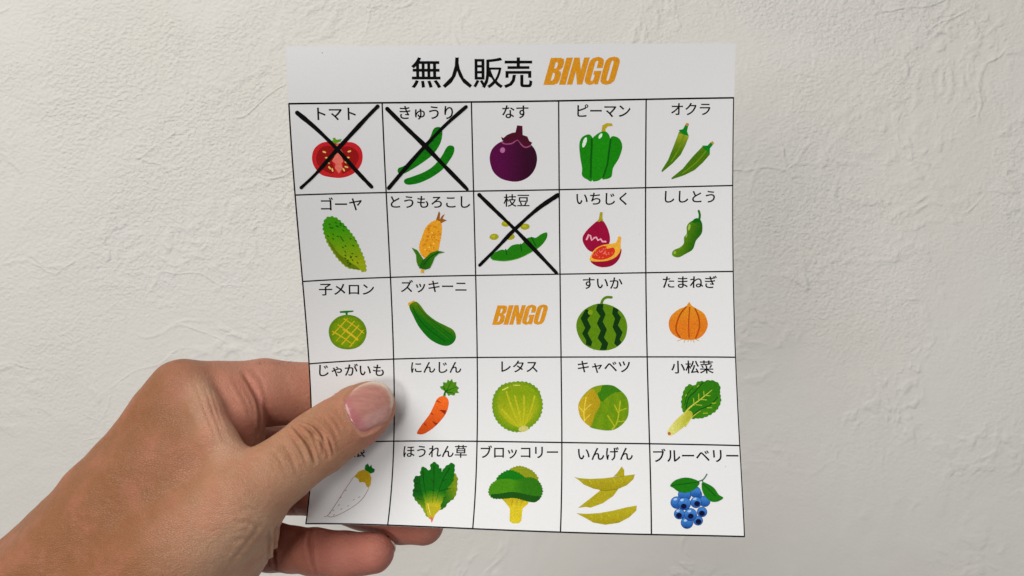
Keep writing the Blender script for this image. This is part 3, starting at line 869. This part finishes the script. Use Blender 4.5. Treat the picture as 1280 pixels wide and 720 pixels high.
def hand_sdf(p):
    pm = palm(p)
    th = chain(p, THUMB[:4], 5)
    th = smin(th, chain(p, THUMB[3:], 3, TH_N, 0.80), 4)
    ix_ = chain(p, INDEX, 3)
    md = chain(p, MIDDLE, 3)
    rg = chain(p, RING, 3)
    pk = chain(p, PINKY, 2.5)
    f = smin(smin(smin(ix_, md, 1.0), rg, 1.0), pk, 1.0)
    core = smin(pm, web(p), 7)
    core = smin(core, smin(bulge(p), ix_, 2.5), 3.0)
    d = smin(core, f, 3.5)
    d = smin(d, th, 4.5)
    return d

def surface_net(lo, hi, h):
    """mesh the zero level of hand_sdf on a grid, evaluating finely only near the skin"""
    n = np.ceil((hi - lo) / h).astype(int) + 1
    c = 4
    nc = np.ceil(n / c).astype(int) + 1
    gx = [lo[k] + h * c * np.arange(nc[k]) for k in range(3)]
    P = np.stack(np.meshgrid(*gx, indexing='ij'), -1).reshape(-1, 3)
    D = np.concatenate([hand_sdf(q) for q in np.array_split(P, 12)]).reshape(nc)
    near = np.abs(D) < h * c * 2.2
    big = D.repeat(c, 0).repeat(c, 1).repeat(c, 2)[:n[0], :n[1], :n[2]].astype(np.float64)
    nb = near.copy()
    for ax in range(3):
        nb |= np.roll(near, 1, ax) | np.roll(near, -1, ax)
    mk = nb.repeat(c, 0).repeat(c, 1).repeat(c, 2)[:n[0], :n[1], :n[2]]
    idx = np.argwhere(mk)
    pts = lo + idx * h
    vals = np.concatenate([hand_sdf(q) for q in np.array_split(pts, max(1, len(pts) // 150000))])
    big[mk] = vals
    S = big < 0
    cs = [S[i:n[0] - 1 + i, j:n[1] - 1 + j, k:n[2] - 1 + k] for i in (0, 1) for j in (0, 1) for k in (0, 1)]
    cnt = sum(x.astype(np.int8) for x in cs)
    act = (cnt > 0) & (cnt < 8)
    ids = -np.ones(act.shape, np.int64)
    cells = np.argwhere(act)
    ids[act] = np.arange(len(cells))
    acc = np.zeros((len(cells), 3)); num = np.zeros(len(cells))
    corner = [(i, j, k) for i in (0, 1) for j in (0, 1) for k in (0, 1)]
    for a in range(8):
        for b in range(a + 1, 8):
            ca, cb = np.array(corner[a]), np.array(corner[b])
            if np.abs(ca - cb).sum() != 1: continue
            qa, qb = cells + ca, cells + cb
            va, vb = big[qa[:, 0], qa[:, 1], qa[:, 2]], big[qb[:, 0], qb[:, 1], qb[:, 2]]
            m = (va < 0) != (vb < 0)
            t = np.where(m, va / np.where(m, va - vb, 1), 0)
            acc[m] += (ca + (cb - ca) * t[:, None])[m]; num[m] += 1
    V = lo + (cells + acc / num[:, None]) * h
    faces = []
    for ax in range(3):
        o1, o2 = [(1, 2), (2, 0), (0, 1)][ax]
        s0 = np.take(S, range(n[ax] - 1), ax); s1 = np.take(S, range(1, n[ax]), ax)
        e = np.argwhere(s0 != s1)
        e = e[(e[:, o1] > 0) & (e[:, o2] > 0) & (e[:, o1] < n[o1] - 1) & (e[:, o2] < n[o2] - 1)]
        flip = s0[e[:, 0], e[:, 1], e[:, 2]]
        q = []
        for d1, d2 in ((0, 0), (-1, 0), (-1, -1), (0, -1)):
            cc = e.copy(); cc[:, o1] += d1; cc[:, o2] += d2
            q.append(ids[cc[:, 0], cc[:, 1], cc[:, 2]])
        q = np.stack(q, -1)
        q[~flip] = q[~flip][:, ::-1]
        faces.append(q)
    return V, np.concatenate(faces)

def grad(p, e=0.15, f=None):
    f = f or hand_sdf
    g_ = np.stack([f(p + np.eye(3)[k] * e) - f(p - np.eye(3)[k] * e) for k in range(3)], -1)
    return g_ / (np.linalg.norm(g_, axis=1, keepdims=True) + 1e-9)

def project(p, it=2):
    for _ in range(it):
        g_ = grad(p)
        p = p - g_ * np.clip(hand_sdf(p), -1.5, 1.5)[:, None] * 0.9
    return p

def on_skin(pix, d0=225.0):
    """first point of the skin met along the sight line of each pixel"""
    pix = np.asarray(pix, float).reshape(-1, 2)
    ray = np.stack([(pix[:, 0] - 640) / FPX, (pix[:, 1] - 360) / FPX, np.ones(len(pix))], -1)
    t = np.full(len(pix), d0)
    for _ in range(70):
        t = t + np.clip(hand_sdf(ray * t[:, None]), -2, 4) * 0.8
    return ray * t[:, None]

lo = np.array([-215.0, 20, 226]); hi = np.array([-12.0, 175, 318])
HV, HF = surface_net(lo, hi, 0.92)
HV = project(HV, 3)
me = bpy.data.meshes.new('hand')
me.from_pydata(HV.tolist(), [], HF.tolist())
tmp = bpy.data.objects.new('hand_tmp', me); COL.objects.link(tmp)
sb = tmp.modifiers.new('s', 'SUBSURF'); sb.levels = 1; sb.render_levels = 1
me2 = bpy.data.meshes.new_from_object(tmp.evaluated_get(bpy.context.evaluated_depsgraph_get()))
bpy.data.objects.remove(tmp); bpy.data.meshes.remove(me)
nvt = len(me2.vertices)
hv = np.empty(nvt * 3); me2.vertices.foreach_get('co', hv); hv = hv.reshape(-1, 3)
hv = project(hv, 1)
hn = grad(hv)

def dist_poly(p, line):
    """distance to a polyline and how far along it (0..1)"""
    best = np.full(len(p), 1e9); par = np.zeros(len(p)); n_ = len(line) - 1
    for i in range(n_):
        a, b = line[i], line[i + 1]; ba = b - a
        h = np.clip(((p - a) @ ba) / (ba @ ba + 1e-9), 0, 1)
        d = np.linalg.norm(p - a - h[:, None] * ba, axis=1)
        m = d < best
        best[m] = d[m]; par[m] = (i + h[m]) / n_
    return best, par

disp = np.zeros(nvt)
def crease(pix, depth, width, fade=True, lift=0.45):
    q = spline(np.asarray(pix, float), 5, False)
    L3 = on_skin(q)
    near = np.where((np.abs(hv - L3.mean(0)) < (np.ptp(L3, axis=0) / 2 + 8)).all(1))[0]
    if not len(near): return
    d, t = dist_poly(hv[near], L3)
    k = np.sin(np.clip(t, 0.02, 0.98) * np.pi) ** 0.6 if fade else 1.0
    disp[near] -= depth * k * np.exp(-(d / width) ** 2)
    disp[near] += depth * lift * k * np.exp(-((d - 2.1 * width) / (1.1 * width)) ** 2)

# folds over the thumb joint
crease([(366, 531), (374, 541), (384, 553), (390, 566), (394, 578)], 1.1, 0.55)
crease([(378, 526), (391, 531), (402, 543), (407, 558), (411, 572)], 1.2, 0.55)
crease([(391, 527), (403, 538), (412, 552), (417, 568)], 0.75, 0.5)
crease([(384, 536), (395, 544), (402, 555), (405, 568)], 0.85, 0.45)
crease([(372, 530), (383, 533), (390, 541), (396, 553)], 0.7, 0.45)
crease([(362, 541), (370, 552), (378, 566), (383, 580)], 0.35, 0.5)
crease([(404, 522), (414, 533), (422, 548)], 0.28, 0.5)
crease([(412, 517), (421, 528), (428, 543)], 0.22, 0.5)
crease([(352, 552), (360, 563), (367, 578), (371, 592)], 0.22, 0.6)
crease([(340, 560), (350, 575), (357, 592)], 0.16, 0.6)
# web between thumb and index finger
for x0 in range(0, 7):
    o = x0 * 7.5
    crease([(226 + o * .8, 476 + o * .2), (240 + o * .75, 508 + o * .3), (256 + o * .65, 542 + o * .3)], 0.24 + 0.16 * (x0 % 2), 0.5)
crease([(304, 466), (314, 482), (322, 500), (325, 522), (322, 542)], 0.85, 0.8)
crease([(290, 470), (298, 486), (308, 506), (312, 520)], 0.14, 0.7)
crease([(281, 476), (290, 492), (299, 508)], 0.10, 0.7)
crease([(318, 462), (327, 476), (332, 492)], 0.14, 0.6)
# long tendon hollow and thenar folds
crease([(262, 566), (235, 590), (200, 622), (160, 660)], 0.15, 4.0, True, 0.1)
crease([(325, 655), (318, 668), (300, 690), (285, 712)], 0.35, 0.9)
crease([(333, 650), (322, 640), (305, 634)], 0.25, 0.7)
crease([(330, 662), (312, 655), (296, 652)], 0.25, 0.7)
crease([(322, 676), (306, 674), (290, 676)], 0.25, 0.8)
crease([(316, 692), (300, 694), (286, 700)], 0.22, 0.8)
# finger joints on the palm side
crease([(391, 659), (388, 672), (389, 690), (391, 706), (396, 718)], 1.25, 0.75)
crease([(386, 662), (384, 690), (387, 715)], 0.35, 0.6)
crease([(345, 658), (342, 672), (342, 692), (345, 712)], 1.25, 0.75)
crease([(337, 662), (335, 682), (337, 706)], 0.45, 0.6)
# skin folds around the thumbnail (raised)
def ridge_line(pix, hgt, width):
    L3 = on_skin(spline(np.asarray(pix, float), 5, False))
    d, t = dist_poly(hv, L3)
    disp[:] += hgt * np.sin(np.clip(t, .05, .95) * np.pi) ** .4 * np.exp(-(d / width) ** 2)
NAIL = np.array([(429, 504), (432, 516), (438, 528), (445, 537.5), (452.5, 543), (468, 536.5), (480, 529), (487, 522), (490.5, 510), (491.5, 498), (487.5, 486.5), (478, 479), (465, 477), (454, 480), (446, 484), (436, 493)])
ridge_line([(444, 482), (434, 491), (427, 502), (430, 517), (437, 530), (444, 540), (452, 546)], 0.55, 1.0)
ridge_line([(450, 546), (462, 543), (474, 536), (483, 529)], 0.65, 1.1)
# low undulation of flesh
def soft_noise(p, scale, seed):
    r = np.random.default_rng(seed); out = np.zeros(len(p))
    for _ in range(14):
        k = r.normal(size=3) / scale
        out += np.sin(p @ k + r.random() * 6.28)
    return out / 4
disp += 0.16 * soft_noise(hv, 6.0, 3) + 0.05 * soft_noise(hv, 2.2, 4)
hv2 = hv + hn * disp[:, None]

# skin tone zones (pigment: tanned back, pale web, ruddy palm side; pale zones also hold painted light)
def ball(c, r):
    return np.exp(-(np.linalg.norm(hv - c, axis=1) / r) ** 2)
pxh = hv[:, 0] / hv[:, 2] * FPX + 640
pyh = hv[:, 1] / hv[:, 2] * FPX + 360
fing = np.minimum.reduce([chain(hv, q) for q in (INDEX, MIDDLE, RING, PINKY)])
own_f = 1 / (1 + np.exp((fing - 2.5) * 1.2)) * (1 / (1 + np.exp(-(hv[:, 0] + 105) / 5)))
red = (0.85 - 0.3 / (1 + np.exp((pyh - 540) / 8))) * own_f + 0.7 * ball(C3(300, 525, 262), 11) + 0.55 * ball(C3(470, 505, 257), 9) + 0.75 * ball(C3(478, 690, 260), 10) + 0.45 * ball(C3(462, 548, 258), 8) + 0.4 * ball(C3(405, 690, 268), 6)
back = 1 / (1 + np.exp((hn @ np.array([0.45, 0.1, -0.55]) - 0.35) * 3))
pale = 0.9 * np.exp(-(dist_poly(hv, np.array([C3(256, 490, 258), C3(272, 530, 250), C3(288, 555, 246)]))[0] / 6.5) ** 2) + 1.2 * ball(C3(328, 668, 246), 17) + 1.1 * ball(C3(300, 705, 246), 17) + 0.5 * ball(C3(390, 600, 250), 12) + 0.5 * ball(C3(352, 470, 272), 12) + 0.45 * ball(C3(318, 485, 262), 9)  # pale skin of web and thenar, painted brighter for weak light from the right
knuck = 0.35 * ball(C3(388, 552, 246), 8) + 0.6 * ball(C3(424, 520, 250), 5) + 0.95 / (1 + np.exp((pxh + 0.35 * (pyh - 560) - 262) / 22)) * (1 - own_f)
cut = dist_poly(hv, on_skin(spline(np.array([(429, 503), (433, 517), (440, 530), (447, 539), (453, 544.5), (462, 541), (474, 534)], float), 5, False)))[0]
pale = pale + 0.9 * np.exp(-(cut / 0.45) ** 2)
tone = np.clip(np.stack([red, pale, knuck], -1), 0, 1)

HC = mm(C3(200, 600, 265))
world_v = mm(hv2) - HC
me2.vertices.foreach_set('co', world_v.ravel())
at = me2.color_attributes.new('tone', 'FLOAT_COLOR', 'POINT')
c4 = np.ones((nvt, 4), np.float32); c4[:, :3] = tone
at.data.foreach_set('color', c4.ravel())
me2.polygons.foreach_set('use_smooth', [True] * len(me2.polygons))
bm = bmesh.new(); bm.from_mesh(me2); bmesh.ops.recalc_face_normals(bm, faces=bm.faces[:])
hole = [e for e in bm.edges if e.is_boundary]
if hole: bmesh.ops.holes_fill(bm, edges=hole, sides=0)
bm.to_mesh(me2); bm.free()
me2.update()

def skin_material():
    m, nt, b = mat('skin')
    L = nt.links.new
    tc = nt.nodes.new('ShaderNodeTexCoord').outputs['Object']
    a = nt.nodes.new('ShaderNodeAttribute'); a.attribute_name = 'tone'
    s = nt.nodes.new('ShaderNodeSeparateColor'); L(a.outputs['Color'], s.inputs[0])
    mot = N(nt, 'ShaderNodeTexNoise', Scale=160.0, Detail=4.0, Roughness=0.6); L(tc, mot.inputs['Vector'])
    fine = N(nt, 'ShaderNodeTexNoise', Scale=1300.0, Detail=3.0); L(tc, fine.inputs['Vector'])
    base = mixcol(nt, maprange(nt, mot.outputs['Fac'], .3, .7), (0.405, 0.190, 0.100), (0.475, 0.235, 0.130))
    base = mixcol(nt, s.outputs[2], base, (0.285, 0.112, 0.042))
    base = mixcol(nt, s.outputs[1], base, (0.58, 0.345, 0.22))
    base = mixcol(nt, s.outputs[0], base, (0.54, 0.19, 0.145))
    base = mixcol(nt, maprange(nt, fine.outputs['Fac'], .35, .65, 0, .16), base, (0.34, 0.15, 0.07))
    red = N(nt, 'ShaderNodeTexNoise', Scale=75.0, Detail=3.0, Roughness=0.6); L(tc, red.inputs['Vector'])
    base = mixcol(nt, maprange(nt, red.outputs['Fac'], .42, .68, 0, .38), base, (0.50, 0.185, 0.115))
    L(base, b.inputs['Base Color'])
    # skin relief: tiny criss-cross lines and pores
    mp = nt.nodes.new('ShaderNodeMapping'); mp.inputs['Rotation'].default_value = (0, R(32), 0); mp.inputs['Scale'].default_value = (1.0, 1.0, 1.7)
    L(tc, mp.inputs[0])
    vo = N(nt, 'ShaderNodeTexVoronoi', Scale=1050.0, feature='DISTANCE_TO_EDGE'); L(mp.outputs[0], vo.inputs['Vector'])
    cell = maprange(nt, vo.outputs['Distance'], 0.0, 0.16)
    w = N(nt, 'ShaderNodeTexNoise', Scale=420.0, Detail=3.0, Distortion=0.4); L(mp.outputs[0], w.inputs['Vector'])
    h = mathn(nt, 'MULTIPLY', cell, 0.00011)
    h = mathn(nt, 'MULTIPLY_ADD', w.outputs['Fac'], 0.0004, h)
    bp = N(nt, 'ShaderNodeBump', Strength=0.8, Distance=1.0); L(h, bp.inputs['Height'])
    L(bp.outputs[0], b.inputs['Normal'])
    L(maprange(nt, mot.outputs['Fac'], .3, .7, 0.42, 0.56), b.inputs['Roughness'])
    b.inputs['Specular IOR Level'].default_value = 0.32
    b.inputs['Subsurface Weight'].default_value = 0.15
    b.inputs['Subsurface Radius'].default_value = (1.0, 0.35, 0.2)
    b.inputs['Subsurface Scale'].default_value = 0.0022
    return m

me2.name = 'hand'
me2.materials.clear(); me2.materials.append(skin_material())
hand = bpy.data.objects.new('hand', me2)
hand.location = HC
COL.objects.link(hand)
hand['label'] = 'bare left hand gripping the card, thumb in front and fingers behind'
hand['category'] = 'hand'

def nail_material(name, c1, c2, rough):
    m, nt, b = mat(name)
    L = nt.links.new
    tc = nt.nodes.new('ShaderNodeTexCoord').outputs['Object']
    a = nt.nodes.new('ShaderNodeAttribute'); a.attribute_name = 'ink'
    mp = nt.nodes.new('ShaderNodeMapping'); mp.inputs['Rotation'].default_value = (0, R(-36), 0); mp.inputs['Scale'].default_value = (0.12, 1, 1.0)
    L(tc, mp.inputs[0])
    n = N(nt, 'ShaderNodeTexNoise', Scale=900.0, Detail=2.0); L(mp.outputs[0], n.inputs['Vector'])
    mx = nt.nodes.new('ShaderNodeVectorMath'); mx.operation = 'SCALE'
    L(a.outputs['Color'], mx.inputs[0]); L(maprange(nt, n.outputs['Fac'], .3, .7, .92, 1.08), mx.inputs['Scale'])
    L(mx.outputs[0], b.inputs['Base Color'])
    bp = N(nt, 'ShaderNodeBump', Strength=0.5, Distance=0.00012); L(n.outputs['Fac'], bp.inputs['Height']); L(bp.outputs[0], b.inputs['Normal'])
    b.inputs['Roughness'].default_value = rough
    b.inputs['Subsurface Weight'].default_value = 0.25
    b.inputs['Subsurface Radius'].default_value = (1, .4, .3)
    b.inputs['Subsurface Scale'].default_value = 0.0015
    return m
NAILM = nail_material('nail', None, None, 0.20)

def thumb_nail():
    """curved plate over the thumb's end, pink bed and pale free edge"""
    out = spline(NAIL, 4, True)
    ctr = np.array([461, 510.0])
    rings, K = [], 16
    for k in range(K + 1):
        rings.append(ctr + (out - ctr) * (k / K))
    inner = np.concatenate([ctr + (out - ctr) * f for f in (0.0, 0.2, .4, .6, .75)])
    s3 = on_skin(inner)
    # quadric through the skin under the nail: depth = q(x, y)
    def qb(p): x, y = (p[:, 0] - ctr[0]) / 30, (p[:, 1] - ctr[1]) / 30; return np.stack([np.ones_like(x), x, y, x * x, x * y, y * y], -1)
    co, *_ = np.linalg.lstsq(qb(inner), s3[:, 2], rcond=None)
    V, C_, Fc = [], [], []
    m_ = len(out)
    axis = np.array([0.83, -0.56])
    for k, r in enumerate(rings):
        d = qb(r) @ co - 0.42
        d = d + (0.5 * max(0, k - 14) / 2)             # the rim dips into the folds
        V.append(np.stack([(r[:, 0] - 640) / FPX * d, (r[:, 1] - 360) / FPX * d, d], -1))
        t = (r - np.array([440, 524])) @ axis
        side = (r - np.array([440, 524])) @ np.array([0.56, 0.83])
        to = (out - np.array([440, 524])) @ axis
        arc = 1 / (1 + np.exp(-(to - 22) * .35)) * (1 / (1 + np.exp(((out - np.array([440, 524])) @ np.array([0.56, 0.83]) - 17) * .6)))
        wide = 0.045 + 0.065 * np.clip((to - 30) / 25, 0, 1)
        free = arc / (1 + np.exp(-((k / K) - (1 - wide)) * 45))      # pale free edge along the fingertip arc
        lun = 1 / (1 + np.exp((t - 11) * .5))
        bed = np.array([0.47, 0.215, 0.18]); pk = np.array([0.44, 0.155, 0.160])
        c = bed * (1 - lun[:, None]) + pk * lun[:, None]
        c = c + (np.array([0.48, 0.23, 0.18]) - c) * np.clip(t / 60, 0, 1)[:, None] * .6
        c = c + (np.array([0.68, 0.54, 0.42]) - c) * free[:, None]
        C_.append(c)
    V = np.concatenate(V); C_ = np.concatenate(C_)
    for k in range(K):
        for i in range(m_):
            a, b = k * m_ + i, k * m_ + (i + 1) % m_
            Fc.append((a, a + m_, b + m_, b) if k else (m_ + i, m_ + (i + 1) % m_, 0)) if k else Fc.append((0, m_ + i, m_ + (i + 1) % m_))
    # underside gives the plate its thickness
    n0 = len(V)
    back = V[K * m_:] + np.array([0, 0, 0.55])
    V = np.concatenate([V, back]); C_ = np.concatenate([C_, C_[K * m_:]])
    for i in range(m_):
        a, b = K * m_ + i, K * m_ + (i + 1) % m_
        Fc.append((a, n0 + i, n0 + (i + 1) % m_, b))
    o = new_mesh('thumbnail', mm(V), Fc, NAILM, hand, C_, True, HC)
    bm = bmesh.new(); bm.from_mesh(o.data); bmesh.ops.remove_doubles(bm, verts=bm.verts[:], dist=1e-6); bmesh.ops.recalc_face_normals(bm, faces=bm.faces[:]); bm.to_mesh(o.data); bm.free()
    o['label'] = 'pink thumbnail with a pale free edge'
thumb_nail()

def finger_nail(a, b, r, up, length, half):
    """small curved nail lying on the far side of a fingertip, its free edge past the tip"""
    a, b = np.asarray(a), np.asarray(b)
    ax = (b - a) / np.linalg.norm(b - a)
    up = np.asarray(up, float); up = up - ax * (up @ ax); up /= np.linalg.norm(up)
    sd = np.cross(ax, up)
    V, C_, Fc = [], [], []
    nu_, nv_ = 12, 14
    for lay, dr in ((0, 0.35), (1, -0.25)):
        for j in range(nv_ + 1):
            t = j / nv_
            for i in range(nu_ + 1):
                s_ = (i / nu_ * 2 - 1)
                hw = half * (1 - 0.25 * max(0, (t - .75) / .25) ** 2)
                an = s_ * hw
                rr = r + dr - 0.35 - 2.4 * t * t
                l = -length * 0.72 + length * t - 1.2 * (s_ ** 2) * (t > .6) * (t - .6) / .4
                V.append(b + ax * (l + r * .42) + rr * (up * math.cos(an) + sd * math.sin(an)))
                C_.append((0.78, 0.66, 0.52) if t > .8 else (0.58, 0.27, 0.22))
    m_ = nu_ + 1; tot = m_ * (nv_ + 1)
    for lay in (0, 1):
        for j in range(nv_):
            for i in range(nu_):
                q = [lay * tot + j * m_ + i, lay * tot + j * m_ + i + 1, lay * tot + (j + 1) * m_ + i + 1, lay * tot + (j + 1) * m_ + i]
                Fc.append(q if lay == 0 else q[::-1])
    rim_ = [i for i in range(nu_)] + [j * m_ + nu_ for j in range(nv_)] + [nv_ * m_ + i for i in range(nu_, 0, -1)] + [j * m_ for j in range(nv_, 0, -1)]
    for p_, q_ in zip(rim_, rim_[1:] + rim_[:1]):
        Fc.append((p_, q_, q_ + tot, p_ + tot))
    o = new_mesh('fingernail', mm(np.array(V)), Fc, NAILM, hand, np.array(C_), True, HC)
    bm = bmesh.new(); bm.from_mesh(o.data); bmesh.ops.recalc_face_normals(bm, faces=bm.faces[:]); bm.to_mesh(o.data); bm.free()

finger_nail(PINKY[-2][0], PINKY[-1][0], 6.9, (0.45, -0.15, 0.9), 11.5, 0.85)
finger_nail(RING[-2][0], RING[-1][0], 7.3, (0.45, -0.25, 0.85), 12.0, 0.9)
finger_nail(MIDDLE[-2][0], MIDDLE[-1][0], 7.8, (0.2, 0, 0.95), 13.0, 0.95)
finger_nail(INDEX[-2][0], INDEX[-1][0], 7.6, (0.2, 0, 0.95), 13.0, 0.95)

# a few fine hairs on the upper side of the index finger and the back of the hand
def hairs():
    V, Fc = [], []
    r_ = np.random.default_rng(11)
    roots = on_skin(np.stack([r_.uniform(318, 362, 16), r_.uniform(453.5, 456.5, 16)], -1))
    nr = grad(roots)
    for p0, n0 in zip(roots, nr):
        up = n0 + np.array([0.45 + .3 * r_.normal(), -0.15, 0.1]); up /= np.linalg.norm(up)
        L_ = r_.uniform(1.6, 3.2)
        base = len(V)
        for j in range(4):
            t = j / 3
            c = p0 + up * L_ * t + np.array([0.5 * L_ * t * t, 0.15 * L_ * t * t, 0])
            w = 0.035 * (1 - 0.8 * t)
            for a in range(3):
                V.append(c + w * np.array([math.cos(a * 2.1), math.sin(a * 2.1), 0.3 * a]))
        for j in range(3):
            for a in range(3):
                Fc.append((base + j * 3 + a, base + j * 3 + (a + 1) % 3, base + j * 3 + 3 + (a + 1) % 3, base + j * 3 + 3 + a))
    m, nt, b = mat('hair')
    b.inputs['Base Color'].default_value = (0.03, 0.02, 0.015, 1)
    b.inputs['Roughness'].default_value = 0.5
    new_mesh('hair', mm(np.array(V)), Fc, m, hand, None, True, HC)
hairs()
